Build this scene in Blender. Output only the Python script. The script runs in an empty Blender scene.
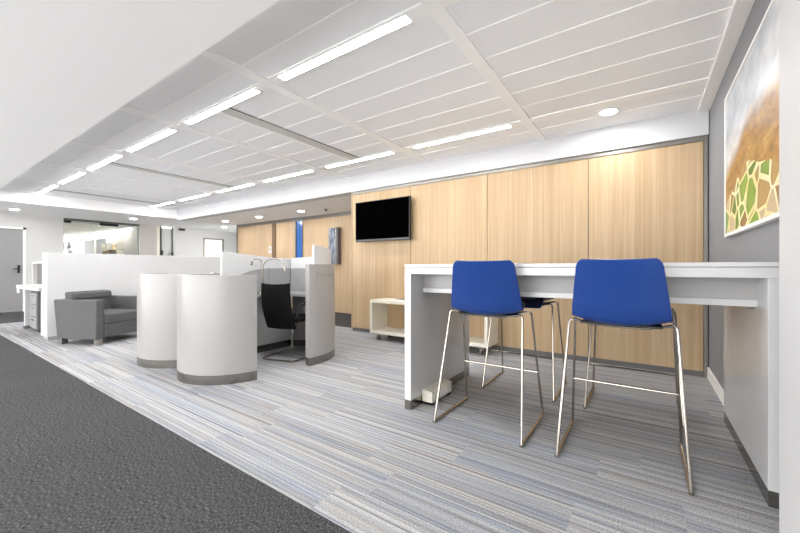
import bpy, math, random
from math import sin, cos, pi, radians as R
from mathutils import Vector, Matrix
random.seed(4)
C = bpy.context.scene.collection
SC = bpy.context.scene

# ------------------------------------------------------------------ materials
def srgb(r, g, b):
    f = lambda v: (v/255/12.92) if v/255 <= .04045 else ((v/255+.055)/1.055)**2.4
    return (f(r), f(g), f(b), 1)

def mat(name, col, rough=.5, metal=0., spec=.5, emit=None, es=0., coat=0., bump=None):
    m = bpy.data.materials.new(name); m.use_nodes = True
    nt = m.node_tree; b = nt.nodes['Principled BSDF']
    b.inputs['Base Color'].default_value = col
    b.inputs['Roughness'].default_value = rough
    b.inputs['Metallic'].default_value = metal
    b.inputs['Specular IOR Level'].default_value = spec
    b.inputs['Coat Weight'].default_value = coat
    if emit:
        b.inputs['Emission Color'].default_value = emit
        b.inputs['Emission Strength'].default_value = es
    # every surface gets a little procedural unevenness
    N, L = nt.nodes, nt.links
    tc = N.new('ShaderNodeTexCoord'); no = N.new('ShaderNodeTexNoise')
    sc, st = bump if bump else (40., .02)
    no.inputs['Scale'].default_value = sc; no.inputs['Detail'].default_value = 3
    L.new(tc.outputs['Object'], no.inputs['Vector'])
    bp = N.new('ShaderNodeBump'); bp.inputs['Strength'].default_value = st; bp.inputs['Distance'].default_value = .01
    L.new(no.outputs['Fac'], bp.inputs['Height']); L.new(bp.outputs['Normal'], b.inputs['Normal'])
    return m

class NG:
    """tiny helper for node maths"""
    def __init__(s, m):
        s.nt = m.node_tree; s.N = s.nt.nodes; s.L = s.nt.links
        s.b = s.N['Principled BSDF']
        for l in list(s.b.inputs['Normal'].links): s.L.remove(l)
    def m(s, op, a, b=None, c=None):
        n = s.N.new('ShaderNodeMath'); n.operation = op
        for i, v in enumerate((a, b, c)):
            if v is None: continue
            if isinstance(v, (int, float)): n.inputs[i].default_value = v
            else: s.L.new(v, n.inputs[i])
        return n.outputs[0]
    def xyz(s):
        g = s.N.new('ShaderNodeTexCoord'); p = s.N.new('ShaderNodeSeparateXYZ')
        s.L.new(g.outputs['Object'], p.inputs[0]); return p.outputs
    def vec(s, x, y, z):
        n = s.N.new('ShaderNodeCombineXYZ')
        for i, v in enumerate((x, y, z)):
            if isinstance(v, (int, float)): n.inputs[i].default_value = v
            else: s.L.new(v, n.inputs[i])
        return n.outputs[0]
    def noise(s, v, scale=1., detail=2., rough=.5):
        n = s.N.new('ShaderNodeTexNoise'); s.L.new(v, n.inputs['Vector'])
        n.inputs['Scale'].default_value = scale; n.inputs['Detail'].default_value = detail; n.inputs['Roughness'].default_value = rough
        return n.outputs['Fac']
    def white(s, v):
        n = s.N.new('ShaderNodeTexWhiteNoise'); n.noise_dimensions = '3D'; s.L.new(v, n.inputs['Vector']); return n.outputs['Value']
    def ramp(s, f, stops, interp='LINEAR'):
        n = s.N.new('ShaderNodeValToRGB'); s.L.new(f, n.inputs[0]); cr = n.color_ramp; cr.interpolation = interp
        while len(cr.elements) < len(stops): cr.elements.new(.5)
        for e, (p, c) in zip(cr.elements, stops): e.position = p; e.color = c
        return n.outputs[0]
    def mix(s, f, a, b, mode='MIX'):
        n = s.N.new('ShaderNodeMix'); n.data_type = 'RGBA'; n.blend_type = mode
        for i, v in ((0, f), (6, a), (7, b)):
            if isinstance(v, (int, float)): n.inputs[i].default_value = v
            elif isinstance(v, tuple): n.inputs[i].default_value = v
            else: s.L.new(v, n.inputs[i])
        return n.outputs[2]
    def bump(s, h, st=.2, d=.01):
        n = s.N.new('ShaderNodeBump'); n.inputs['Strength'].default_value = st; n.inputs['Distance'].default_value = d
        s.L.new(h, n.inputs['Height']); s.L.new(n.outputs[0], s.b.inputs['Normal'])
    def col(s, c): s.L.new(c, s.b.inputs['Base Color'])

def carpet_light():
    m = mat('striped_carpet', (.4,.4,.4,1), .95, spec=.1); g = NG(m); X, Y, Z = g.xyz()
    row = g.m('FLOOR', g.m('DIVIDE', Y, .25))
    off = g.white(g.vec(row, 3.3, 1.7))
    col_ = g.m('FLOOR', g.m('ADD', g.m('DIVIDE', X, 1.0), off))
    tid = g.white(g.vec(row, col_, 5.1))
    t9 = g.m('MULTIPLY', tid, 37.)
    n1 = g.noise(g.vec(g.m('MULTIPLY', X, 1.2), g.m('MULTIPLY', Y, 34.), t9), 1., 3., .62)
    c1 = g.ramp(n1, [(.28, srgb(112,110,110)), (.40, srgb(158,158,160)), (.47, srgb(172,182,196)), (.53, srgb(190,188,186)), (.58, srgb(168,166,164)), (.66, srgb(212,206,196)), (.76, srgb(182,184,188))])
    n2 = g.noise(g.vec(g.m('MULTIPLY', X, .9), g.m('MULTIPLY', Y, 11.), g.m('ADD', t9, 11.)), 1., 2.)
    c2 = g.ramp(n2, [(.32, srgb(150,168,198)), (.46, srgb(196,196,198)), (.56, srgb(200,198,196)), (.68, srgb(214,196,176))])
    c = g.mix(.4, c1, c2, 'MIX')
    k = g.white(g.vec(g.m('FLOOR', g.m('DIVIDE', Y, .0085)), col_, 2.2))
    c = g.mix(.5, c, g.ramp(k, [(0., srgb(92,90,90)), (.35, srgb(162,162,164)), (.75, srgb(190,190,192)), (1., srgb(232,226,218))]))
    f = g.noise(g.vec(X, Y, Z), 150., 3.)
    c = g.mix(.75, c, g.ramp(f, [(.3, (.45,.45,.45,1)), (.7, (1.35,1.35,1.35,1))]), 'MULTIPLY')
    c = g.mix(1., c, (.80,.80,.80,1), 'MULTIPLY')
    g.col(c); g.bump(f, .35, .004); return m

def carpet_dark():
    m = mat('charcoal_carpet', (.1,.1,.1,1), .95, spec=.1); g = NG(m); X, Y, Z = g.xyz()
    u = g.m('ADD', X, g.m('MULTIPLY', Y, .15)); 
    n1 = g.noise(g.vec(g.m('MULTIPLY', u, 210.), g.m('MULTIPLY', Y, 75.), 0.), 1., 2.)
    n2 = g.noise(g.vec(X, Y, 4.), 190., 2.)
    n3 = g.noise(g.vec(X, Y, 9.), 1.6, 2.)
    c = g.ramp(n1, [(.32, srgb(38,38,39)), (.5, srgb(68,68,69)), (.68, srgb(106,105,105))])
    c = g.mix(.5, c, g.ramp(n2, [(.3, (.5,.5,.5,1)), (.7, (1.4,1.4,1.4,1))]), 'MULTIPLY')
    c = g.mix(.25, c, g.ramp(n3, [(.3, (.75,.75,.75,1)), (.7, (1.15,1.15,1.15,1))]), 'MULTIPLY')
    g.col(c); g.bump(n2, .5, .005); return m

def wood(name, base, dark, light, seed):
    m = mat(name, base, .42, spec=.35); g = NG(m); X, Y, Z = g.xyz()
    h = g.m('ADD', X, g.m('MULTIPLY', Y, .7))
    n1 = g.noise(g.vec(g.m('MULTIPLY', h, 42.), seed, g.m('MULTIPLY', Z, .55)), 1., 4., .6)
    n2 = g.noise(g.vec(g.m('MULTIPLY', h, 170.), seed+3., g.m('MULTIPLY', Z, 2.5)), 1., 2.)
    n3 = g.white(g.vec(g.m('FLOOR', g.m('DIVIDE', h, .145)), seed, 1.))
    c = g.ramp(n1, [(.3, dark), (.5, base), (.7, light)])
    c = g.mix(.22, c, g.ramp(n2, [(.35, dark), (.65, light)]))
    c = g.mix(.18, c, g.ramp(n3, [(0., dark), (1., light)]))
    g.col(c); g.bump(n2, .06, .002); return m

def perforated():
    m = mat('perforated_metal', srgb(222,220,218), .6, spec=.3); g = NG(m); X, Y, Z = g.xyz()
    dx = g.m('SUBTRACT', g.m('FRACT', g.m('DIVIDE', X, .02)), .5); dy = g.m('SUBTRACT', g.m('FRACT', g.m('DIVIDE', Y, .02)), .5)
    d = g.m('ADD', g.m('MULTIPLY', dx, dx), g.m('MULTIPLY', dy, dy))
    c = g.ramp(d, [(.012, srgb(234,235,238)), (.03, srgb(244,245,248))])
    g.col(c); return m

def fabric(name, a, b, sc=220.):
    m = mat(name, a, .9, spec=.15); g = NG(m); X, Y, Z = g.xyz()
    n = g.noise(g.vec(X, Y, Z), sc, 2.); n2 = g.noise(g.vec(X, Y, g.m('MULTIPLY', Z, 6.)), 30., 2.)
    c = g.mix(.35, g.ramp(n, [(.35, a), (.65, b)]), g.ramp(n2, [(.35, a), (.65, b)]))
    g.col(c); g.bump(n, .3, .003); return m

def brushed(name, col, rough=.32):
    m = mat(name, col, rough, 1.); g = NG(m); X, Y, Z = g.xyz()
    n = g.noise(g.vec(g.m('MULTIPLY', X, 3.), g.m('MULTIPLY', Y, 3.), g.m('MULTIPLY', Z, 400.)), 1., 2.)
    g.bump(n, .06, .002); return m

M = {}
M['carpet'] = carpet_light(); M['dark_carpet'] = carpet_dark()
M['wood'] = wood('pale_oak_veneer', srgb(184,157,122), srgb(168,141,104), srgb(197,173,141), 1.3)
M['wood_far'] = wood('oak_veneer_far', srgb(184,158,126), srgb(166,140,108), srgb(198,174,143), 7.1)
M['plaster'] = mat('white_plaster', srgb(246,246,246), .75, spec=.2, bump=(60., .03))
M['wall_white'] = mat('white_paint', srgb(236,234,232), .6, spec=.3, bump=(80., .02))
M['column'] = mat('column_paint', srgb(204,203,202), .6, spec=.3, bump=(80., .02))
M['wall_grey'] = mat('grey_paint', srgb(137,138,142), .65, spec=.25, bump=(80., .03))
M['wall_pale'] = mat('pale_grey_paint', srgb(202,201,199), .6, spec=.25, bump=(80., .02))
M['bulkhead'] = mat('bulkhead_paint_dimmed', srgb(204,204,206), .7, spec=.2)  # white paint with its colour darkened to offset glare from the nearby strips
M['wall_warm'] = mat('warm_grey_paint', srgb(188,182,178), .6, spec=.25)
M['perf'] = perforated()
M['grid'] = mat('white_ceiling_grid', srgb(252,252,252), .5)
M['vent'] = mat('grey_vent', srgb(206,205,203), .5); M['vent_dark'] = mat('vent_slot', srgb(92,92,92), .7)
M['table'] = mat('white_laminate', srgb(200,200,200), .2, spec=.5)
M['apron'] = mat('grey_laminate', srgb(166,165,164), .4)
M['pod'] = mat('shaded_white_gloss_laminate', srgb(158,156,154), .3, spec=.5)  # white laminate with shade put into its tone, darker than the upper screens
M['part_white'] = mat('white_partition_laminate', srgb(202,202,202), .45)
M['steel'] = brushed('brushed_steel', srgb(150,147,142), .24)
M['chrome'] = mat('satin_chrome', srgb(176,169,160), .22, 1.)
M['trim'] = mat('grey_metal_trim', srgb(136,132,126), .4, .7)
M['dark_trim'] = mat('dark_grey_plinth', srgb(98,97,96), .6)
M['blue'] = mat('blue_plastic', srgb(26,61,132), .32, spec=.45, bump=(300., .06))
M['navy'] = fabric('navy_fabric', srgb(16,20,40), srgb(26,32,58))
M['rim'] = mat('pale_blue_edge', srgb(112,132,178), .4)
M['black'] = mat('black_plastic', srgb(18,18,19), .4); M['mesh'] = fabric('black_mesh_fabric', srgb(14,14,15), srgb(30,30,32), 300.)
M['screen'] = mat('black_screen', srgb(2,2,2), .6, spec=.0)
M['grey_fabric'] = fabric('grey_upholstery', srgb(80,80,81), srgb(102,102,103))
M['pin_fabric'] = fabric('grey_pinboard_fabric', srgb(142,142,143), srgb(164,164,165))
M['cream'] = mat('cream_lacquer', srgb(222,218,204), .4)
M['door_grey'] = mat('grey_door_paint', srgb(140,139,139), .5)
M['lens'] = mat('lit_diffuser', (1,1,1,1), .5, emit=(.975,.985,1,1), es=30.)
M['lens_dim'] = mat('lit_diffuser_dimmed', (1,1,1,1), .5, emit=(.975,.985,1,1), es=16.)
M['dlens'] = mat('lit_downlight', (1,1,1,1), .5, emit=(.96,.98,1,1), es=85.)
M['wash'] = mat('lit_wall_washer', (1,1,1,1), .5, emit=(1,.98,.94,1), es=16.)
M['blue_glow'] = mat('blue_lit_pane', srgb(30,66,120), .2, emit=srgb(60,120,200), es=.16)
M['letter'] = mat('grey_lettering', srgb(146,145,144), .5)
M['poster'] = mat('grey_panel', srgb(150,152,156), .6)
M['frost'] = mat('frosted_pane', srgb(236,236,230), .35, emit=(1,1,.97,1), es=.25)
gl = bpy.data.materials.new('clear_glass'); gl.use_nodes = True
_n = gl.node_tree.nodes; _l = gl.node_tree.links; _n.remove(_n['Principled BSDF'])
_t = _n.new('ShaderNodeBsdfTransparent'); _g = _n.new('ShaderNodeBsdfGlossy'); _g.inputs['Roughness'].default_value = .02
_m = _n.new('ShaderNodeMixShader'); _f = _n.new('ShaderNodeFresnel'); _f.inputs['IOR'].default_value = 1.3
_t.inputs['Color'].default_value = (.95,.97,.96,1)
_l.new(_f.outputs[0], _m.inputs[0]); _l.new(_t.outputs[0], _m.inputs[1]); _l.new(_g.outputs[0], _m.inputs[2]); _l.new(_m.outputs[0], _n['Material Output'].inputs[0])
M['glass'] = gl

def landscape():
    """printed aerial photograph: pale cloudy sky, ochre hillside, green plots edged by pale paths"""
    m = mat('landscape_print', (.5,.5,.5,1), .3, spec=.3); g = NG(m); X, Y, Z = g.xyz()   # local: Y along wall, Z up, origin at lower far corner
    mul, add = (lambda a, b: g.m('MULTIPLY', a, b)), (lambda a, b: g.m('ADD', a, b))
    n = g.noise(g.vec(Y, Z, 0.), 3., 5.)
    sky = g.ramp(g.noise(g.vec(mul(Y, 2.2), mul(Z, 3.), 2.), 1.3, 5., .6), [(.3, srgb(160,168,178)), (.5, srgb(204,206,210)), (.68, srgb(236,234,232))])
    hill = g.ramp(g.noise(g.vec(mul(Y, 4.), mul(Z, 9.), 5.), 1.6, 6., .65), [(.3, srgb(120,86,38)), (.5, srgb(170,122,52)), (.7, srgb(204,164,92))])
    def vor(feature, v):
        q = g.N.new('ShaderNodeTexVoronoi'); q.feature = feature; q.inputs['Scale'].default_value = 1.; g.L.new(v, q.inputs['Vector']); return q
    sv = g.vec(add(mul(Y, 5.2), mul(Z, -2.6)), add(mul(Z, 6.4), mul(Y, 1.2)), 3.)
    edge = vor('DISTANCE_TO_EDGE', sv).outputs['Distance']; cell = vor('F1', sv).outputs['Color']
    sep = g.N.new('ShaderNodeSeparateColor'); g.L.new(cell, sep.inputs[0])
    plot = g.ramp(sep.outputs[0], [(0., srgb(86,128,34)), (.22, srgb(128,164,52)), (.42, srgb(150,112,58)), (.58, srgb(176,142,84)), (.74, srgb(108,146,44)), (.9, srgb(196,176,140))], 'CONSTANT')
    path = g.ramp(n, [(.35, srgb(224,208,126)), (.65, srgb(242,236,206))])
    plots = g.mix(g.m('LESS_THAN', edge, .06), plot, path)
    lim = add(add(.38, mul(g.m('ABSOLUTE', g.m('SUBTRACT', Y, .62)), -.28)), mul(g.m('SUBTRACT', n, .5), .25))
    land = g.mix(g.m('LESS_THAN', Z, lim), hill, plots)
    ridge = add(g.m('MINIMUM', add(mul(Y, .30), .46), .66), mul(g.m('SUBTRACT', n, .5), .16))   # the hill rises away from the far edge
    mist = g.m('SMOOTH_MIN', 1., g.m('MAXIMUM', 0., mul(g.m('SUBTRACT', Z, g.m('SUBTRACT', ridge, .10)), 9.)), .1)
    g.col(g.mix(mist, land, sky)); return m
M['print'] = landscape()
def bluegrey_art():
    m = mat('blue_grey_print', (.3,.3,.3,1), .3); g = NG(m); X, Y, Z = g.xyz()
    n = g.noise(g.vec(g.m('MULTIPLY', X, 14.), 0., g.m('MULTIPLY', Z, 5.)), 1., 4., .6)
    g.col(g.ramp(n, [(.3, srgb(62,66,76)), (.5, srgb(108,116,130)), (.7, srgb(176,184,194))])); return m
M['art'] = bluegrey_art()

# ------------------------------------------------------------------ mesh helpers
class MB:
    def __init__(s): s.v = []; s.f = []
    def add(s, vs, fs):
        o = len(s.v); s.v += [tuple(v) for v in vs]; s.f += [tuple(i+o for i in f) for f in fs]; return s
    def box(s, x0, x1, y0, y1, z0, z1):
        return s.add([(x0,y0,z0),(x1,y0,z0),(x1,y1,z0),(x0,y1,z0),(x0,y0,z1),(x1,y0,z1),(x1,y1,z1),(x0,y1,z1)],
                     [(3,2,1,0),(4,5,6,7),(0,1,5,4),(1,2,6,5),(2,3,7,6),(3,0,4,7)])
    def prism(s, poly, z0, z1):
        n = len(poly)
        return s.add([(x,y,z0) for x,y in poly]+[(x,y,z1) for x,y in poly],
                     [tuple(range(n-1,-1,-1)), tuple(range(n,2*n))]+[(i,(i+1)%n,n+(i+1)%n,n+i) for i in range(n)])
    def hull8(s, bottom, top):
        n = len(bottom)
        return s.add(list(bottom)+list(top), [tuple(range(n-1,-1,-1)), tuple(range(n,2*n))]+[(i,(i+1)%n,n+(i+1)%n,n+i) for i in range(n)])
    def cyl(s, cx, cy, z0, z1, r, n=20, r1=None):
        r1 = r if r1 is None else r1
        b = [(cx+r*cos(2*pi*i/n), cy+r*sin(2*pi*i/n), z0) for i in range(n)]; t = [(cx+r1*cos(2*pi*i/n), cy+r1*sin(2*pi*i/n), z1) for i in range(n)]
        return s.hull8(b, t)
    def ring(s, cx, cy, z0, z1, ri, ro, n=24):
        vs = []; fs = []
        for i in range(n):
            a = 2*pi*i/n
            for r, z in ((ri,z0),(ro,z0),(ro,z1),(ri,z1)): vs.append((cx+r*cos(a), cy+r*sin(a), z))
        for i in range(n):
            a, b = 4*i, 4*((i+1)%n)
            for k in range(4): fs.append((a+k, a+(k+1)%4, b+(k+1)%4, b+k))
        return s.add(vs, fs)
    def tube(s, pts, r, n=8, closed=False):
        P = [Vector(p) for p in pts]; m = len(P); vs = []; fs = []; prev = None
        for i in range(m):
            if closed: t = (P[(i+1)%m]-P[i-1])
            else: t = (P[min(i+1,m-1)]-P[max(i-1,0)])
            t.normalize()
            if prev is None:
                u = t.orthogonal().normalized()
            else:
                u = prev - t*prev.dot(t); u.normalize()
            prev = u; w = t.cross(u)
            for k in range(n):
                a = 2*pi*k/n; vs.append(P[i]+(u*cos(a)+w*sin(a))*r)
        for i in range(m if closed else m-1):
            j = (i+1)%m
            for k in range(n): fs.append((i*n+k, i*n+(k+1)%n, j*n+(k+1)%n, j*n+k))
        if not closed: fs += [tuple(range(n-1,-1,-1)), tuple((m-1)*n+k for k in range(n))]
        return s.add(vs, fs)
    def ribbon(s, path, z0, z1, t, side=1):
        """upright wall along path; thickness t added on `side` (left = +1); z1 number or list"""
        P = [Vector((p[0],p[1])) for p in path]; m = len(P); Z1 = z1 if isinstance(z1, (list,tuple)) else [z1]*m
        vs = []; fs = []
        for i in range(m):
            d = (P[min(i+1,m-1)]-P[max(i-1,0)]).normalized(); nrm = Vector((-d.y, d.x))*side*t
            a, b = P[i], P[i]+nrm
            vs += [(a.x,a.y,z0),(b.x,b.y,z0),(b.x,b.y,Z1[i]),(a.x,a.y,Z1[i])]
        for i in range(m-1):
            a, b = 4*i, 4*i+4
            for k in range(4): fs.append((a+k, a+(k+1)%4, b+(k+1)%4, b+k))
        fs += [(3,2,1,0), tuple(4*(m-1)+k for k in range(4))]
        return s.add(vs, fs)
    def build(s, name, m, parent=None, bevel=0., seg=2, smooth=True):
        me = bpy.data.meshes.new(name); me.from_pydata(s.v, [], s.f)
        import bmesh
        bm = bmesh.new(); bm.from_mesh(me); bmesh.ops.recalc_face_normals(bm, faces=bm.faces)
        bm.to_mesh(me); bm.free()
        me.materials.append(m)
        o = bpy.data.objects.new(name, me); C.objects.link(o)
        if parent: o.parent = parent
        if smooth:
            me.polygons.foreach_set('use_smooth', [True]*len(me.polygons))
            me.set_sharp_from_angle(angle=R(35))
        if bevel:
            b = o.modifiers.new('b', 'BEVEL'); b.width = bevel; b.segments = seg; b.limit_method = 'ANGLE'; b.angle_limit = R(40); b.harden_normals = True
        return o

def arc(cx, cy, r, a0, a1, n=24):
    return [(cx+r*cos(R(a0+(a1-a0)*i/n)), cy+r*sin(R(a0+(a1-a0)*i/n))) for i in range(n+1)]
def smooth_path(pts, n=6, closed=False):
    """Catmull-Rom through 3-D points"""
    P = [Vector(p) for p in pts]; out = []
    for i in range(len(P)-1):
        p0 = P[max(i-1,0)]; p1 = P[i]; p2 = P[i+1]; p3 = P[min(i+2,len(P)-1)]
        for k in range(n):
            t = k/n
            out.append(.5*((2*p1)+(p2-p0)*t+(2*p0-5*p1+4*p2-p3)*t*t+(3*p1-p0-3*p2+p3)*t*t*t))
    out.append(P[-1]); return out
def fillet(pts, r, n=5):
    P = [Vector(p) for p in pts]; out = [P[0]]
    for i in range(1, len(P)-1):
        a = (P[i-1]-P[i]); b = (P[i+1]-P[i]); k = min(r, a.length*.45, b.length*.45)
        A = P[i]+a.normalized()*k; B = P[i]+b.normalized()*k
        for j in range(n+1):
            t = j/n; out.append(A*(1-t)**2+P[i]*2*t*(1-t)+B*t*t)
    out.append(P[-1]); return out

def tag(o, label, cat, group=None):
    o['label'] = label; o['category'] = cat
    if group: o['group'] = group
    return o
def thing(name, label, cat, loc=(0,0,0), rz=0., group=None):
    o = bpy.data.objects.new(name, None); o.empty_display_size = .1; C.objects.link(o)
    o.location = loc; o.rotation_euler = (0,0,rz); return tag(o, label, cat, group)
def struct(name, mb, m, **k):
    o = mb.build(name, m, **k); o['kind'] = 'structure'; return o
def dup(root, loc, rz, label, group=None):
    r = root.copy(); C.objects.link(r); r.location = loc; r.rotation_euler = (0,0,rz); r['label'] = label
    if group: r['group'] = group
    for ch in list(root.children):
        c = ch.copy(); C.objects.link(c); c.parent = r
        for gch in list(ch.children):
            d = gch.copy(); C.objects.link(d); d.parent = c
    return r

# ------------------------------------------------------------------ levels
HC = 2.57      # metal plank ceiling
HS = 2.35      # plaster soffit round it
DW = 4.47      # face of the oak wall
XR = .506       # grey side wall
XL = -12.4     # far end wall
YF = 6.1       # farther oak wall

# ------------------------------------------------------------------ floor
struct('floor', MB().box(-13, 3.2, -3.2, 7.6, -.12, -.004), M['dark_carpet'])
struct('floor.001', MB().box(-10.0, XR, 1.06, 4.66, -.004, 0.0), M['carpet'], smooth=False)
struct('floor.002', MB().box(-20.5, -13, 2.5, 4.5, -.12, -.004), M['dark_carpet'])

# ------------------------------------------------------------------ walls
# oak panelled wall behind the high table
struct('wall_back', MB().box(-4.04, .62, DW+.02, DW+.12, 0, 2.62), M['dark_trim'], smooth=False)
xs = [-4.035, -2.884, -1.69, -.52, .467]
for i in range(4):
    struct('wall_back.%03d' % (i+1), MB().box(xs[i]+.003, xs[i+1]-.003, DW, DW+.02, .055, 2.272), M['wood'], bevel=.0015, seg=1)
struct('baseboard_back', MB().box(-4.035, .49, DW+.004, DW+.02, 0, .055), M['dark_trim'])
struct('trim_1', MB().box(-4.045, .5, DW-.012, DW+.02, 2.272, 2.318), M['trim'], bevel=.002)
struct('trim_2', MB().box(.467, .497, DW-.012, DW+.02, .0, 2.272), M['trim'], bevel=.002)
struct('wall_back.005', MB().box(-4.06, -4.035, DW-.005, YF, 0, HS), M['wood'], smooth=False)
# bulkheads
struct('wall_back.006', MB().box(-10.2, .5, 4.43, 4.62, 2.318, 2.66), M['bulkhead'], smooth=False)
# grey side wall with the picture
struct('wall_right', MB().box(XR, .62, 1.5, DW+.12, 0, 2.66), M['wall_grey'], smooth=False)
struct('baseboard_right', MB().box(XR-.014, XR, 3.28, DW-.013, 0, .105), M['wall_white'], bevel=.003)
struct('wall_right.001', MB().box(.420, .9, -3.2, 1.928, 0, 2.66), M['column'], bevel=.004)
# farther oak wall
struct('wall_far', MB().box(-10.2, -4.06, YF+.02, YF+.14, 0, 2.5), M['dark_trim'], smooth=False)
fx = [(-10.17,-8.46), (-8.30,-7.50), (-7.20,-6.10), (-6.09,-5.08), (-5.07,-4.065)]
for i, (a, b) in enumerate(fx):
    struct('wall_far.%03d' % (i+1), MB().box(a, b, YF, YF+.02, .0, 2.27), M['wood_far'], bevel=.0015, seg=1)
struct('trim_3', MB().box(-10.2, -4.065, YF-.015, YF+.02, 2.27, HS), M['trim'])
struct('trim_4', MB().box(-10.2, -10.15, YF-.015, YF+.14, 0, 2.27), M['trim'])
struct('trim_5', MB().box(-8.46, -8.30, YF-.02, YF+.02, 0, 2.27), mat('brown_jamb', srgb(112,88,64), .5))
w1 = struct('window_1', MB().box(-7.50, -7.455, YF-.02, YF+.02, 0, 2.27).box(-7.215, -7.20, YF-.02, YF+.02, 0, 2.27), M['trim'])
MB().box(-7.455, -7.215, YF+.005, YF+.018, 0, 2.27).build('window_pane', M['blue_glow'], w1)
# end wall
wl = lambda n, y0, y1, z0=0., z1=HS, m='wall_pale': struct(n, MB().box(XL-.12, XL, y0, y1, z0, z1), M[m], smooth=False)
wl('wall_left', -3.2, 1.02); wl('wall_left.001', 1.02, 1.98, 2.02, HS); wl('wall_left.002', 1.98, 2.66)
wl('wall_left.003', 4.34, 4.78, m='wall_warm'); wl('wall_left.004', 5.30, 6.20, m='wall_pale')
wl('wall_left.005', 6.20, 6.92, 2.08, HS); wl('wall_left.006', 6.92, 7.6)
wl('wall_left.007', 2.66, 4.34, 2.30, HS, 'dark_trim')
d1 = struct('door_1', MB().box(XL-.08, XL-.03, 1.07, 1.935, .01, 1.985), M['door_grey'], bevel=.003)
MB().box(XL-.1, XL+.012, 1.02, 1.07, 0, 2.03).box(XL-.1, XL+.012, 1.935, 1.98, 0, 2.03).box(XL-.1, XL+.012, 1.02, 1.98, 1.985, 2.03).build('door_frame', M['wall_white'], d1)
MB().box(XL-.03, XL-.012, 1.84, 1.885, .93, 1.12).tube(fillet([(XL-.02,1.86,1.03),(XL+.03,1.86,1.03),(XL+.03,1.76,1.03)], .02), .01).build('door_handle', M['black'], d1)
d2 = struct('door_2', MB().box(XL-.07, XL-.04, 6.25, 6.87, .01, 2.03), M['frost'])
MB().box(XL-.1, XL+.015, 6.20, 6.25, 0, 2.08).box(XL-.1, XL+.015, 6.87, 6.92, 0, 2.08).box(XL-.1, XL+.015, 6.20, 6.92, 2.03, 2.08).build('door_frame', M['trim'], d2)
MB().tube(fillet([(XL-.05,6.33,1.0),(XL+.01,6.33,1.0),(XL+.01,6.45,1.0)], .015), .009).build('door_handle', M['chrome'], d2)
struct('wall_far.010', MB().box(XL-.1, -10.2, 7.5, 7.6, 0, HS), M['wall_pale'], smooth=False)
# glazed room front
w2 = struct('window_2', MB().box(XL-.07, XL-.055, 2.66, 4.34, 0, 2.30), M['glass'], smooth=False)
for a, b in ((2.68, 2.82), (3.42, 3.84)):
    MB().box(XL-.085, XL-.03, a, b, 2.235, 2.30).build('patch_fitting', M['black'], w2, bevel=.004)
MB().box(XL-.08, XL-.045, 2.66, 2.675, 0, 2.30).build('window_post', M['trim'], w2)
d3 = struct('door_3', MB().box(XL-.07, XL-.05, 4.80, 5.28, .01, 2.30), mat('pale_glass_leaf', srgb(204,206,202), .2), bevel=.002)
MB().box(XL-.09, XL+.01, 4.80, 4.88, 0, HS).build('door_post', M['cream'], d3)
MB().box(XL-.05, XL+.01, 4.905, 4.935, 0, HS).box(XL-.05, XL+.01, 5.235, 5.265, 0, HS).build('door_rail', M['dark_trim'], d3)
MB().box(XL+.01, XL+.06, 4.905, 4.95, 1.25, 1.60).build('door_handle', M['black'], d3, bevel=.005)
MB().box(XL+.01, XL+.06, 5.20, 5.25, 1.20, 1.55).build('door_handle', M['black'], d3, bevel=.005)
MB().box(XL+.0, XL+.05, 5.42, 5.60, 2.26, 2.33).build('door_closer', M['black'], d3, bevel=.004)
# bright room behind the glass
struct('wall_inner', MB().box(-20.5, XL-.12, 4.32, 4.44, 0, 2.4), M['wall_white'], smooth=False)
struct('wall_inner.001', MB().box(-20.6, -20.5, 2.4, 4.44, 0, 2.4), M['wall_white'], smooth=False)
struct('wall_inner.002', MB().box(-20.5, XL-.12, 2.5, 2.6, 0, 2.4), M['wall_white'], smooth=False)
struct('ceiling.005', MB().box(-20.5, XL-.12, 2.6, 4.24, 2.26, 2.40), M['plaster'], smooth=False)
ww = thing('wall_washer', 'bright slot light along the ceiling of the glass-fronted room', 'light')
MB().box(-20.4, XL-.15, 4.24, 4.25, 2.27, 2.40).build('housing', M['grid'], ww)
MB().box(-20.4, XL-.15, 4.252, 4.318, 2.36, 2.37).build('diffuser', M['wash'], ww)
rl_ = thing('fill_panel', 'added fill light panel, out of view inside the glass-fronted room', 'ceiling light', (-18.7, 3.0, 2.26))  # added to brighten the glazed room, hidden from the camera
MB().box(-.75, .75, -.3, .3, -.008, 0).build('frame', M['grid'], rl_); MB().box(-.73, .73, -.28, .28, -.010, -.0081).build('diffuser', M['wash'], rl_)
for a, b, t in ((-17.3,-16.15,'toward the back of the room'), (-16.0,-14.98,'closer to the glass front')):
    o = thing('wall_panel', 'grey square pinboard behind the glass front, the one '+t, 'pinboard', group='pinboards in the glass-fronted room')
    MB().box(a, b, 4.29, 4.318, 1.5, 2.06).build('board', M['poster'], o, bevel=.004)
    fr = MB(); fr.box(a-.02, a, 4.28, 4.318, 1.48, 2.08).box(b, b+.02, 4.28, 4.318, 1.48, 2.08).box(a, b, 4.28, 4.318, 2.06, 2.08).box(a, b, 4.28, 4.318, 1.48, 1.5)
    fr.build('frame', M['wall_white'], o)
sh = thing('wall_shelf', 'pale wooden shelf unit on the white wall behind the glass front', 'shelf')
MB().box(-14.8, -13.5, 4.12, 4.318, 1.42, 1.45).box(-14.8, -13.5, 4.12, 4.318, 1.62, 1.65).build('board', M['wood'], sh)
for x in (-14.8, -13.53): MB().box(x, x+.03, 4.12, 4.318, 1.42, 1.84).build('side_panel', M['cream'], sh)
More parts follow.
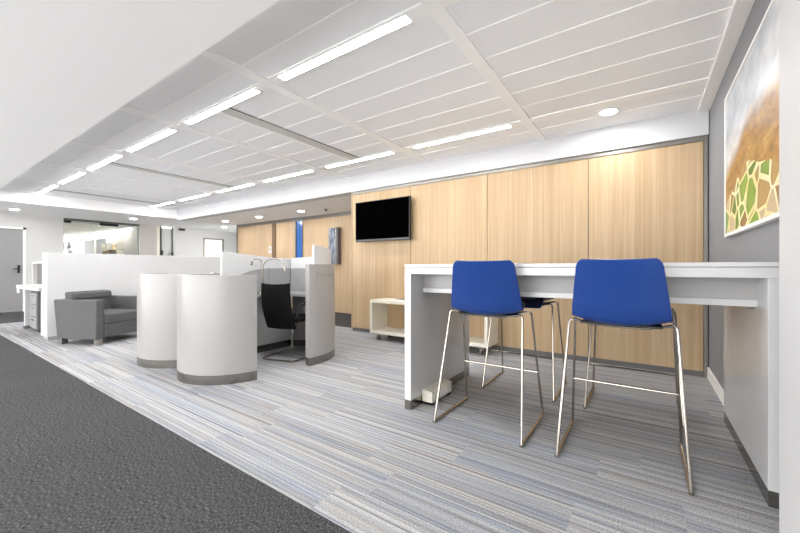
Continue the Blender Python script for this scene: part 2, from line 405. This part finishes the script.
for i, (x, c) in enumerate(((-14.66,'door_grey'), (-14.05,'wood_far'), (-13.7,'wood_far'))):
    o = MB().box(x, x+.17, 4.15, 4.30, 1.651, 1.651+(.22 if i == 0 else .12)).build('storage_box', M[c], bevel=.005)
    tag(o, ('dark grey box on the shelf behind the glass', 'low tan box in the middle of the shelf behind the glass', 'low tan box at the end of the shelf behind the glass')[i], 'box', 'boxes on the glazed room shelf')
o = thing('display_stand', 'tall grey cabinet inside the glass-fronted room at its back', 'cabinet')
MB().box(-19.9, -18.8, 3.95, 4.31, 0, 2.05).build('body', M['poster'], o, bevel=.01); MB().box(-19.85, -18.85, 3.93, 3.95, 1.0, 2.0).build('door', M['wall_grey'], o, bevel=.004)
o = thing('floor_fan', 'grey round-headed device on a pole inside the glass-fronted room', 'device')
MB().cyl(-18.0, 4.0, -.004, .03, .2).build('base', M['poster'], o); MB().cyl(-18.0, 4.0, .03, 1.82, .02).build('pole', M['poster'], o)
MB().box(-18.3, -17.7, 3.93, 4.07, 1.52, 1.72).build('tray', M['poster'], o, bevel=.02)
hd = MB(); hd.ring(-18.0, 0, -.05, .05, .0, .13); hd.v = [(x, 4.0+z, 1.92+y) for x, y, z in hd.v]; hd.build('head', M['wall_grey'], o)

# ------------------------------------------------------------------ ceiling
struct('ceiling', MB().box(-10.2, XR, 1.0, 4.5, HC, HC+.06), M['perf'], smooth=False)
struct('ceiling.001', MB().box(-13.0, .6, -3.2, 1.095, HS, HC+.1), M['plaster'], smooth=False)
struct('ceiling.002', MB().box(-13.0, -10.2, 1.095, 7.6, HS, HC+.1), M['plaster'], smooth=False)
struct('ceiling.003', MB().box(-10.2, -4.045, 4.62, 7.6, HS, HC+.1), M['plaster'], smooth=False)
struct('ceiling.004', MB().box(XR-.085, XR, 1.095, 4.43, HC-.03, HC), M['plaster'], smooth=False)
tn = 6
for n in range(7):
    x = -1.005-1.54*n
    if x < -10.2: break
    struct('trim_%d' % tn, MB().box(x-.047, x+.047, 1.09, 4.43, HC-.012, HC), M['grid'], bevel=.002); tn += 1
YB = (1.80, 3.775)
for y in YB:   # bands that carry the lights
    struct('trim_%d' % tn, MB().box(-10.2, XR-.085, y-.055, y+.055, HC-.009, HC), M['grid'], bevel=.002); tn += 1
for y in (1.23, 1.53, 2.16, 2.48, 2.80, 3.11, 3.42, 4.08):
    struct('trim_%d' % tn, MB().box(-10.2, XR-.085, y-.006, y+.006, HC-.004, HC), M['grid']); tn += 1
ords = ('first','second','third','fourth','fifth','sixth')
lamp = None
for r, y in enumerate(YB):
    row = ('in the row beside the corridor soffit', 'in the row beside the oak wall')[r]
    for n in range(6):
        lab = '%s lit strip light counted from the high table, %s' % (ords[n], row)
        x = -1.775-1.54*n; loc = (x, y, HC-.009)
        if n == 0:
            lamp = thing('strip_light', lab, 'ceiling light', loc, 0, 'strip lights in the plank ceiling')
            fr = MB(); fr.box(-.61,.61,-.040,-.032,-.006,0).box(-.61,.61,.032,.040,-.006,0).box(-.61,-.60,-.032,.032,-.006,0).box(.60,.61,-.032,.032,-.006,0)
            fr.build('frame', M['grid'], lamp); MB().box(-.60,.60,-.030,.030,-.0065,-.001).build('diffuser', M['lens_dim'] if r else M['lens'], lamp)
        else: dup(lamp, loc, 0, lab)
dn = None
DL = [(-.29, 4.0, HC, 'round downlight in the plank ceiling above the high table'),
      (-6.46, 5.41, HS, 'downlight in the soffit before the oak wall, first from the TV'),
      (-8.08, 5.43, HS, 'downlight in the soffit before the oak wall, second from the TV'),
      (-9.6, 5.40, HS, 'downlight in the soffit before the oak wall, third from the TV'),
      (-11.0, 6.15, HS, 'downlight in the soffit before the frosted door'),
      (-11.5, 1.66, HS, 'downlight in the soffit before the grey door'),
      (-11.1, 3.75, HS, 'downlight in the soffit before the glass front')]
for x, y, z, lab in DL:
    if dn is None:
        dn = thing('downlight', lab, 'ceiling light', (x,y,z), 0, 'round recessed downlights')
        MB().ring(0, 0, -.008, 0, .07, .092).build('rim', M['grid'], dn, bevel=.002); MB().cyl(0, 0, -.005, -.001, .07, 24).build('diffuser', M['dlens'], dn)
    else: dup(dn, (x,y,z), 0, lab)
for i in range(5):  # added corridor fill downlights, unseen behind and beside the camera
    dup(dn, (-9.2+2.3*i, -.9, HS), 0, 'added unseen fill downlight in the dark-carpeted corridor, number %s along' % ords[i])
vent = None
for n, (x, lab) in enumerate(((-3.31, 'long grey air slot in the ceiling in front of the TV'), (-6.39, 'long grey air slot in the ceiling above the desk pods'), (-9.47, 'long grey air slot in the ceiling by the end wall'))):
    if vent is None:
        vent = thing('air_vent', lab, 'vent', (x, 2.79, HC), 0, 'linear air vents')
        MB().box(-.075, .06, -.93, .93, -.006, 0).build('face_plate', M['vent'], vent, bevel=.002)
        MB().box(.066, .078, -.93, .93, -.005, 0).build('slot', M['vent_dark'], vent)
        MB().box(-.12, -.08, -.93, .93, -.009, 0).build('edge_trim', M['grid'], vent)
    else: dup(vent, (x, 2.79, HC), 0, lab)
sp = thing('sprinkler', 'small grey sprinkler head in the soffit before the oak wall', 'sprinkler', (-5.79, 5.54, HS))
MB().cyl(0, 0, -.008, 0, .06).build('plate', M['vent'], sp); MB().cyl(0, 0, -.05, -.008, .018, 12, .03).build('head', M['dark_trim'], sp)

# ------------------------------------------------------------------ high table
T = thing('high_table', 'long white standing-height table with slab ends, blue stools round it', 'table')
TX0, TX1, TY0, TY1, TH = -1.475, XR-.001, 2.205, 3.27, 1.077
MB().box(TX0, TX1, TY0, TY1, TH-.022, TH).box(TX0+.001, TX1-.001, TY0+.002, TY1-.002, TH-.072, TH-.0235).build('tabletop', M['table'], T, bevel=.0025)
for x0, x1 in ((TX0, TX0+.056), (TX1-.058, TX1)):
    p = MB().box(x0, x1, TY0+.001, TY1-.001, .072, TH-.072).build('end_panel', M['table'], T, bevel=.002)
    MB().box(x0+.001, x1-.001, TY0+.002, TY1-.002, 0, .072).build('plinth', M['steel'], p, bevel=.001)
MB().box(TX0+.056, TX1-.058, 2.395, 2.415, .893, TH-.072).build('apron', M['apron'], T)
MB().box(TX0+.056, TX1-.058, 2.378, 2.42, .862, .896).build('apron_lip', M['table'], T, bevel=.003)
for x in (TX0+.075, TX1-.09):
    MB().box(x, x+.02, 2.385, 2.41, .852, .862).build('bracket', M['dark_trim'], T)
pb = thing('socket_box', 'white power socket box on the carpet beside the table end', 'socket box', (-1.372, 2.53, 0))
MB().box(-.045, .045, -.17, .17, .022, .105).build('body', M['cream'], pb, bevel=.006)
MB().box(-.046, .02, -.171, .171, .106, .112).build('lid', M['cream'], pb, bevel=.002)
for y in (-.1, 0., .1):
    MB().box(.045, .049, y-.035, y+.035, .035, .09).build('socket', M['wall_white'], pb, bevel=.002)
for y in (-.14, .14): MB().box(-.04, .04, y-.01, y+.01, 0, .022).build('foot', M['black'], pb)

# ------------------------------------------------------------------ bar stools
def shell_mesh(off, t, wscale=1., k0=0., k1=1.):
    prof = smooth_path([(0,.248,.722),(0,.240,.752),(0,.205,.771),(0,.10,.772),(0,-.03,.758),(0,-.13,.752),(0,-.200,.770),(0,-.243,.832),(0,-.275,.915),(0,-.312,1.0),(0,-.345,1.094)], 6)
    wid = [.200,.210,.214,.222,.228,.229,.226,.219,.207,.194,.180]
    m = len(prof); i0, i1 = int(k0*(m-1)), int(k1*(m-1)); U = 14
    top = []; bot = []
    for i in range(i0, i1+1):
        s = i/(m-1)*(len(wid)-1); a = int(min(s, len(wid)-2)); w = wid[a]+(wid[a+1]-wid[a])*(s-a); w *= wscale
        # rounded corners of the back top and the seat front
        e = (i)/(m-1)
        if e > .94: w -= .022*((e-.94)/.06)**2.5
        if e < .05: w -= .02*((.05-e)/.05)**2
        P = prof[i]; tg = (prof[min(i+1,m-1)]-prof[max(i-1,0)]).normalized(); nr = Vector((0, tg.z, -tg.y))
        nr = -nr if nr.z < 0 and i < m*.55 else nr
        nr = Vector((0, -tg.z, tg.y)) if Vector((0,-tg.z,tg.y)).z > 0 or tg.z > .5 else nr
        # inner normal: up on the seat, forward (+y) on the back
        nr = Vector((0, abs(tg.z), abs(tg.y)))
        for k in range(U+1):
            u = -1+2*k/U; c = (abs(u)**2.2)
            curl = (.040 if e < .5 else .040-.026*(e-.5)*2)*c
            top.append(Vector((u*w, P.y, P.z))+nr*(curl+off)); bot.append(Vector((u*w, P.y, P.z))+nr*(curl+off-t))
    n = U+1; rows = i1-i0+1; mb = MB(); fs = []; N = len(top)
    for i in range(rows-1):
        for k in range(U):
            a, b, c_, d = i*n+k, i*n+k+1, (i+1)*n+k+1, (i+1)*n+k
            fs += [(a,b,c_,d), (N+d,N+c_,N+b,N+a)]
    for i in range(rows-1):
        for k in (0, U):
            a, d = i*n+k, (i+1)*n+k; fs.append((a,d,N+d,N+a))
    for i in (0, rows-1):
        for k in range(U):
            a, b = i*n+k, i*n+k+1; fs.append((a,b,N+b,N+a))
    mb.add(top+bot, fs); return mb
def make_stool(label):
    S = thing('bar_stool', label, 'stool', group='blue bar stools at the high table')
    sh = shell_mesh(0., .010).build('seat_shell', M['blue'], S, bevel=.003)
    shell_mesh(.0125, .012, .93, .02, .97).build('seat_pad', M['navy'], S, bevel=.004)
    r = .0075
    for nm, yb, yt in (('rear_leg_frame', -.265, -.10), ('front_leg_frame', .265, .11)):
        pts = fillet([(-.29, yb, .012), (-.250, yt, .757), (-.12, yt, .730), (.12, yt, .730), (.250, yt, .757), (.29, yb, .012)], .03)
        MB().tube(pts, r, 10).build(nm, M['chrome'], S)
    for s in (-1, 1):
        MB().tube([(s*.29, -.27, .010), (s*.29, .27, .010)], .0112, 10).build('runner', M['chrome'], S)
        for y in (-.255, .255):
            MB().box(s*.29-.008, s*.29+.008, y-.014, y+.014, 0, .006).build('glide', M['black'], S)
    f = .325/.757
    MB().tube([(-.29+.04*f, .265-.155*f, .325), (.29-.04*f, .265-.155*f, .325)], .007, 10).build('footrest', M['chrome'], S)
    MB().box(-.19, .19, -.13, .14, .736, .748).build('seat_mount', M['black'], S, bevel=.004)
    return S
s0 = make_stool('blue bar stool with its back to us, standing beside the socket box')
s0.location = (-.885, 2.387, 0)
dup(s0, (-.112, 2.385, 0), 0, 'blue bar stool with its back to us, standing beside the grey side wall')
dup(s0, (-.878, 3.243, 0), pi, 'bar stool facing us across the table, dark seat showing beyond the socket box stool')
dup(s0, (-.078, 3.232, 0), pi, 'bar stool across the table, hidden but for legs behind the stool by the grey wall')

for o in s0.children:
    if o.name.startswith(('seat_shell', 'seat_pad', 'seat_mount')): o.rotation_euler.z = R(13)

# ------------------------------------------------------------------ television and bench
tv = thing('television', 'black flat television mounted on the pale oak wall', 'television', (-3.345, DW, 1.787))
MB().box(-.525, .525, -.118, -.075, -.318, .318).build('casing', M['black'], tv, bevel=.005)
MB().box(-.512, .512, -.1195, -.117, -.283, .306).build('screen', M['screen'], tv)
MB().box(-.515, .515, -.121, -.117, -.312, -.290).build('speaker_bar', mat('dark_glossy_bar', srgb(52,54,60), .2), tv, bevel=.001)
MB().box(-.06, .06, -.122, -.119, -.307, -.293).build('logo_plate', mat('blue_black_plate', srgb(28,36,60), .3), tv)
MB().box(-.25, .25, -.075, -.045, -.2, .2).box(-.06, .06, -.045, -.001, -.1, .1).build('wall_bracket', M['dark_trim'], tv)
cb = thing('media_bench', 'low cream open shelf bench on castors below the television', 'bench', (0,0,0))
cx0, cx1, cy0, cy1 = -3.32, -1.53, 4.05, 4.43
c = MB(); c.box(cx0, cx1, cy0, cy1, .545, .588).box(cx0, cx1, cy0, cy1, .10, .145).box(cx0, cx0+.04, cy0, cy1, .145, .545).box(cx1-.04, cx1, cy0, cy1, .145, .545)
c.box(-2.41, -2.37, cy0+.005, cy1, .145, .545)
c.build('carcass', M['cream'], cb, bevel=.003)
for x in (cx0+.12, cx1-.10, -2.39):
    for y in (cy0+.06, cy1-.06):
        w = MB().tube([(x-.016, y, .034), (x+.016, y, .034)], .034, 14).build('castor', M['dark_trim'], cb)
        MB().box(x-.024, x+.024, y-.02, y+.02, .06, .078).cyl(x, y, .075, .10, .012, 10).build('castor_fork', M['chrome'], w)
bk = thing('booklet', 'thin pale booklet lying flat on the cream bench', 'booklet', (-2.80, 4.24, .588), .1)
MB().box(-.13, .13, -.09, .09, 0, .010).build('pages', M['wall_white'], bk); MB().box(-.132, .132, -.092, .092, .010, .012).build('cover', M['poster'], bk)

# ------------------------------------------------------------------ picture on the grey wall
P = thing('framed_picture', 'large landscape print of hillside and green plots on grey wall', 'picture', (XR, 3.465, 1.272))
PW, PH = 1.5, 1.0
def flip(mb):  # local y runs toward the camera
    mb.v = [(x, -y, z) for x, y, z in mb.v]; return mb
f = MB(); f.box(-.03, -.002, 0, PW, 0, .022).box(-.03, -.002, 0, PW, PH-.022, PH).box(-.03, -.002, 0, .018, .022, PH-.022).box(-.03, -.002, PW-.018, PW, .022, PH-.022)
flip(f).build('frame', M['wall_white'], P, bevel=.002)
pr = MB().box(-.024, -.004, 0, PW-.036, 0, PH-.044).build('print', M['print'], P, smooth=False)
pr.location = (0, -.018, .022)
pr.scale = (1, -1, 1)

# ------------------------------------------------------------------ hanging narrow print, door sign
A = thing('narrow_picture', 'tall narrow blue-grey print on the farther oak wall', 'picture', (-6.03, YF, 1.14))
MB().box(-.15, .15, -.10, -.02, 0, .86).build('panel', M['art'], A, bevel=.003)
MB().box(.085, .105, -.115, -.10, 0, .86).build('edge_strip', M['chrome'], A); MB().box(.105, .16, -.11, -.0, 0, .86).build('side_frame', M['dark_trim'], A)
ds = thing('door_sign', 'small white plate on the farther oak wall by the brown jamb', 'sign', (-8.56, YF, 1.55))
MB().box(-.05, .05, -.012, 0, -.09, .09).build('plate', M['wall_white'], ds, bevel=.003); MB().box(-.03, .03, -.014, -.012, -.03, .05).build('insert', M['poster'], ds)

# ------------------------------------------------------------------ white partition and armchair
pt = thing('partition', 'thick white freestanding partition behind the grey armchair', 'partition')
MB().box(-7.40, -7.12, 1.35, 4.30, .05, 1.275).build('panel', M['part_white'], pt, bevel=.004)
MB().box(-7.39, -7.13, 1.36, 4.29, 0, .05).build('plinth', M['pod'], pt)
AC = thing('armchair', 'grey upholstered armchair with square arms and small metal feet', 'armchair', (-6.53, 1.85, 0), R(24))
# local: +x = facing, +y = along the width; chair 0.72 deep, 0.80 wide
for s in (-1, 1):
    y0, y1 = (-.40, -.29) if s < 0 else (.29, .40)
    MB().hull8([(-.31,y0,.085),(.34,y0,.085),(.34,y1,.085),(-.31,y1,.085)], [(-.37,y0,.615),(.345,y0,.615),(.345,y1,.615),(-.37,y1,.615)]).build('armrest', M['grey_fabric'], AC, bevel=.012, seg=3)
MB().box(-.30, .352, -.288, .288, .10, .275).build('seat_base', M['grey_fabric'], AC, bevel=.01, seg=3)
MB().box(-.26, .36, -.285, .285, .272, .42).build('seat_cushion', M['grey_fabric'], AC, bevel=.028, seg=4)
MB().hull8([(-.36,-.287,.1),(-.20,-.287,.1),(-.20,.287,.1),(-.36,.287,.1)], [(-.37,-.287,.62),(-.22,-.287,.62),(-.22,.287,.62),(-.37,.287,.62)]).build('backrest', M['grey_fabric'], AC, bevel=.01, seg=3)
MB().hull8([(-.34,-.285,.60),(-.20,-.285,.60),(-.20,.30,.60),(-.34,.30,.60)], [(-.355,-.285,.715),(-.22,-.285,.705),(-.22,.30,.705),(-.355,.30,.715)]).build('back_cushion', M['grey_fabric'], AC, bevel=.03, seg=4)
for x in (-.27, .31):
    for y in (-.345, .345):
        MB().box(x-.025, x+.025, y-.04, y+.04, 0, .086).build('foot', M['chrome'] if x > 0 else M['dark_trim'], AC, bevel=.003)

# ------------------------------------------------------------------ desk pods
def pod(label, mirror):
    X0 = -3.97
    fx_ = (lambda p: (2*X0-p[0], p[1])) if mirror else (lambda p: (p[0], p[1]))
    sd = -1 if mirror else 1
    D = thing('desk_pod', label, 'desk', group='curved white desk pods')
    # low front lobe
    fl = arc(-3.50, 2.06, .50, -7, -158, 44)
    fl = [fx_(p) for p in fl]
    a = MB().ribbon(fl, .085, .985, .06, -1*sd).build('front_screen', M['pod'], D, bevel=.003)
    MB().ribbon(fl, 0, .085, .055, -1*sd).build('plinth', M['steel'], a)
    # tall rear lobe
    rl = [fx_(p) for p in arc(-3.56, 2.70, .62, -11, 129, 48)]
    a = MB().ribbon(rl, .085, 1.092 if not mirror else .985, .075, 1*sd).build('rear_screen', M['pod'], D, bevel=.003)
    MB().ribbon(rl, 0, .085, .070, 1*sd).build('plinth', M['steel'], a)
    # worktop
    w = [(-3.915, 1.98), (-3.915, 3.08)]+arc(-3.56, 2.70, .535, 128, 25, 16)+[(-3.11, 2.86)]+[(-3.4, 2.86), (-3.6, 2.80), (-3.72, 2.62), (-3.74, 2.3), (-3.74, 1.75), (-3.86, 1.86)]
    w = [fx_(p) for p in w]
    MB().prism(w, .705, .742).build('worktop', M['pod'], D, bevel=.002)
    return D
D = pod('white curved desk pod with the black chair in its opening', False)
lab2 = 'white curved desk pod behind the lettered one, beside the grey armchair'
# S-shaped upper screen: starts near the opening, runs round the rear lobe, then down the divider
up = arc(-3.56, 2.70, .575, -2, 131, 40)
n = len(up)
def hs(a):
    pts = [(-2, 1.302), (45, 1.262), (90, 1.207), (131, 1.180)]
    for (a0, h0), (a1, h1) in zip(pts, pts[1:]):
        if a <= a1: return h0+(h1-h0)*(a-a0)/(a1-a0)
    return pts[-1][1]
hh = [hs(-2+133*i/(n-1)) for i in range(n)]
sr = MB().ribbon(up, 1.0, hh, .033, 1).build('upper_screen', M['part_white'], D, bevel=.003)  # same white laminate; lighter tone here and on the divider stands for stronger light
dv = [(-3.985, 3.14-.04*i) for i in range(0, 31)]
dh = []
for x, y in dv:
    dh.append(1.178+.060*max(0, (2.9-y)/.75)**1.0 if y > 2.15 else .985)
d_ = MB().ribbon([p for p in dv if p[1] > 2.15], .085, [h for p, h in zip(dv, dh) if p[1] > 2.15], .045, 1).build('divider', M['part_white'], D, bevel=.003)
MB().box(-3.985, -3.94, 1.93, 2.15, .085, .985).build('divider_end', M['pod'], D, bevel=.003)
MB().box(-3.983, -3.938, 1.93, 3.12, 0, .085).build('divider_plinth', M['steel'], D)
# grey pinboard lining
fb = [(-3.938, y) for y in (2.33, 2.40, 2.48, 2.56, 2.64, 2.72, 2.80, 2.90, 3.0, 3.10)]
fh = [.955, .972, 1.0, 1.022, 1.036, 1.042, 1.046, 1.047, 1.047, 1.047]
MB().ribbon(fb, .742, fh, .012, -1).build('pinboard', M['pin_fabric'], D)
MB().ribbon(arc(-3.56, 2.70, .544, 131, 12, 36), .742, 1.047, .012, -1).build('pinboard', M['pin_fabric'], D)
MB().box(-3.938, -3.925, 2.775, 2.78, .742, 1.047).build('pinboard_seam', M['dark_trim'], D)
MB().box(-3.938, -3.90, 2.36, 2.44, .58, .70).build('socket_box', M['black'], D, bevel=.004)
# lettering on the rear lobe
cu = bpy.data.curves.new('t', 'FONT'); cu.body = 'Transact'; cu.size = .066; cu.extrude = .0015
to = bpy.data.objects.new('t', cu); C.objects.link(to)
dg = bpy.context.evaluated_depsgraph_get(); me = bpy.data.meshes.new_from_object(to.evaluated_get(dg))
C.objects.unlink(to); bpy.data.objects.remove(to)
wx = max(v.co.x for v in me.vertices)
for v in me.vertices:
    a = R(-3)+v.co.x/wx*R(28); rr = .6215+v.co.z
    v.co = (-3.56+rr*cos(a), 2.70+rr*sin(a), .975+v.co.y-.02)
me.materials.clear(); me.materials.append(M['letter'])
lo = bpy.data.objects.new('lettering', me); C.objects.link(lo); lo.parent = D; lo['label'] = 'pale grey word on the white panel'
pod(lab2, True)

# desk lamps
def lamp_obj(label, loc, rz, q, zs, drop):
    L = thing('desk_lamp', label, 'lamp', loc, rz, 'gooseneck lamps on the desk pods')
    MB().cyl(0, 0, 0, .018, .042, 20, .038).build('base', M['chrome'], L, bevel=.003)
    pts = [(0,0,.018), (0,0,zs*.5), (0,0,zs)]+[(q-q*cos(R(t)), 0, zs+.75*q*sin(R(t))) for t in range(20, 181, 20)]
    MB().tube(smooth_path(pts, 4), .0055, 8).build('gooseneck', M['chrome'], L)
    MB().tube([(2*q, 0, zs+.01), (2*q+.012, 0, zs-drop)], .014, 12).build('lamp_head', M['chrome'], L)
    return L
lamp_obj('slim chrome gooseneck lamp arching over the black chair', (-3.86, 2.655, .743), R(35), .125, .325, .05)
lamp_obj('smaller chrome gooseneck lamp arching away from the black chair', (-3.80, 2.59, .743), R(262), .06, .37, .03)

# visitor chair
VC = thing('visitor_chair', 'black mesh cantilever chair with chrome sled base at the desk pod', 'chair', (-3.475, 2.775, 0), R(13))
# local +y = facing
pts = fillet([(-.22,.30,.435),(-.22,.30,.012)], .01)
fr = fillet([(-.215,-.18,.435),(-.215,.29,.425),(-.225,.30,.012),(-.225,-.26,.012),(.225,-.26,.012),(.225,.30,.012),(.215,.29,.425),(.215,-.18,.435)], .06)
MB().tube(fr, .011, 10).build('sled_frame', M['chrome'], VC)
st = MB(); st.box(-.215, .215, -.20, .27, .435, .475); st.build('seat', M['mesh'], VC, bevel=.018, seg=3)
bk = MB(); rows = 12; vs = []; fs = []
for i in range(rows+1):
    t = i/rows; z = .355+t*.513; y = -.185-.11*t+.06*sin(pi*t)*-.6; w = .203-.008*t
    for k in range(9):
        u = -1+k/4; yy = y-.03*(1-u*u)+.0
        zz = z+(.012*u*u if i == rows else 0)
        vs.append((u*w, yy, zz))
nb = len(vs); vs += [(x, y+.018, z) for x, y, z in vs]
for i in range(rows):
    for k in range(8):
        a = i*9+k; fs += [(a,a+1,a+10,a+9), (nb+a+9,nb+a+10,nb+a+1,nb+a)]
    for k in (0, 8):
        a = i*9+k; fs.append((a,a+9,nb+a+9,nb+a))
for i in (0, rows):
    for k in range(8):
        a = i*9+k; fs.append((a,a+1,nb+a+1,nb+a))
bk.add(vs, fs); bk.build('backrest', M['mesh'], VC, bevel=.004)
for s in (-1, 1):
    ar = MB().tube(fillet([(s*.225,-.2,.50),(s*.25,-.19,.635),(s*.25,.12,.64)], .05), .011, 8).build('armrest', M['black'], VC)
    MB().box(s*.25-.022, s*.25+.022, -.10, .14, .645, .665).build('arm_pad', M['black'], ar, bevel=.008)

# ------------------------------------------------------------------ side desk by the partition
SD = thing('side_desk', 'white side desk behind the partition end, before the grey door', 'desk')
MB().box(-9.14, -7.6, 1.34, 2.0, .695, .752).build('desktop', M['part_white'], SD, bevel=.004)
MB().box(-8.90, -8.83, 1.40, 1.96, 0.05, .695).build('leg', M['part_white'], SD, bevel=.003); MB().box(-8.91, -8.82, 1.39, 1.97, 0, .05).build('foot', M['dark_trim'], SD)
MB().box(-7.75, -7.68, 1.40, 1.96, 0., .695).build('leg', M['part_white'], SD, bevel=.003)
MB().box(-9.02, -8.92, 1.6, 1.97, .02, .695).build('end_panel', M['wall_pale'], SD)
MB().box(-8.82, -7.76, 1.85, 1.90, .1, .695).build('modesty_panel', M['poster'], SD)
MB().box(-8.99, -8.84, 1.325, 1.345, .62, .70).build('front_clip', M['part_white'], SD, bevel=.003)
ub = thing('pedestal', 'grey drawer pedestal under the white side desk', 'drawer unit')
MB().box(-8.62, -8.16, 1.44, 1.82, .03, .66).build('body', M['dark_trim'], ub, bevel=.005)
for z in (.05, .25, .45): 
    d = MB().box(-8.60, -8.18, 1.425, 1.44, z, z+.18).build('drawer', M['door_grey'], ub, bevel=.003); MB().box(-8.46, -8.32, 1.412, 1.425, z+.13, z+.145).build('handle', M['chrome'], d)
MB().box(-8.6, -8.2, 1.46, 1.8, 0, .03).build('base', M['black'], ub)
hu = thing('desktop_cabinet', 'small grey glass-sided cabinet standing on the side desk', 'cabinet', (0,0,.752))
MB().box(-8.62, -8.58, 1.45, 1.85, 0, .40).box(-7.92, -7.88, 1.45, 1.85, 0, .40).box(-8.58, -7.92, 1.45, 1.85, .37, .40).box(-8.58, -7.92, 1.45, 1.85, 0, .03).build('frame', M['vent'], hu, bevel=.003)
MB().box(-8.58, -7.92, 1.80, 1.82, .03, .37).build('back_panel', M['door_grey'], hu); MB().box(-8.42, -8.38, 1.50, 1.80, .03, .37).build('shelf_divider', M['wall_pale'], hu)
MB().box(-8.37, -7.93, 1.47, 1.49, .03, .37).build('door', M['dark_trim'], hu)

# ------------------------------------------------------------------ light, camera
wd = bpy.data.worlds.new('World'); SC.world = wd; wd.use_nodes = True
wd.node_tree.nodes['Background'].inputs[0].default_value = (1, .995, .99, 1); wd.node_tree.nodes['Background'].inputs[1].default_value = 2.15
cd = bpy.data.cameras.new('Camera'); co = bpy.data.objects.new('Camera', cd); C.objects.link(co); SC.camera = co
cd.sensor_fit = 'HORIZONTAL'; cd.sensor_width = 36; cd.lens = 356/800*36; cd.shift_y = 1.5/800; cd.clip_start = .05
co.location = (0, 0, 1.05); co.rotation_euler = (pi/2, 0, R(34.5))
vs_ = SC.view_settings; SC.display_settings.display_device = 'sRGB'
vs_.view_transform = 'Standard'; vs_.look = 'None'; vs_.gamma = 1; vs_.use_curve_mapping = False; vs_.exposure = 1.7
SC.cycles.use_denoising = True
SC.cycles.max_bounces = 14; SC.cycles.diffuse_bounces = 10; SC.cycles.sample_clamp_indirect = 8
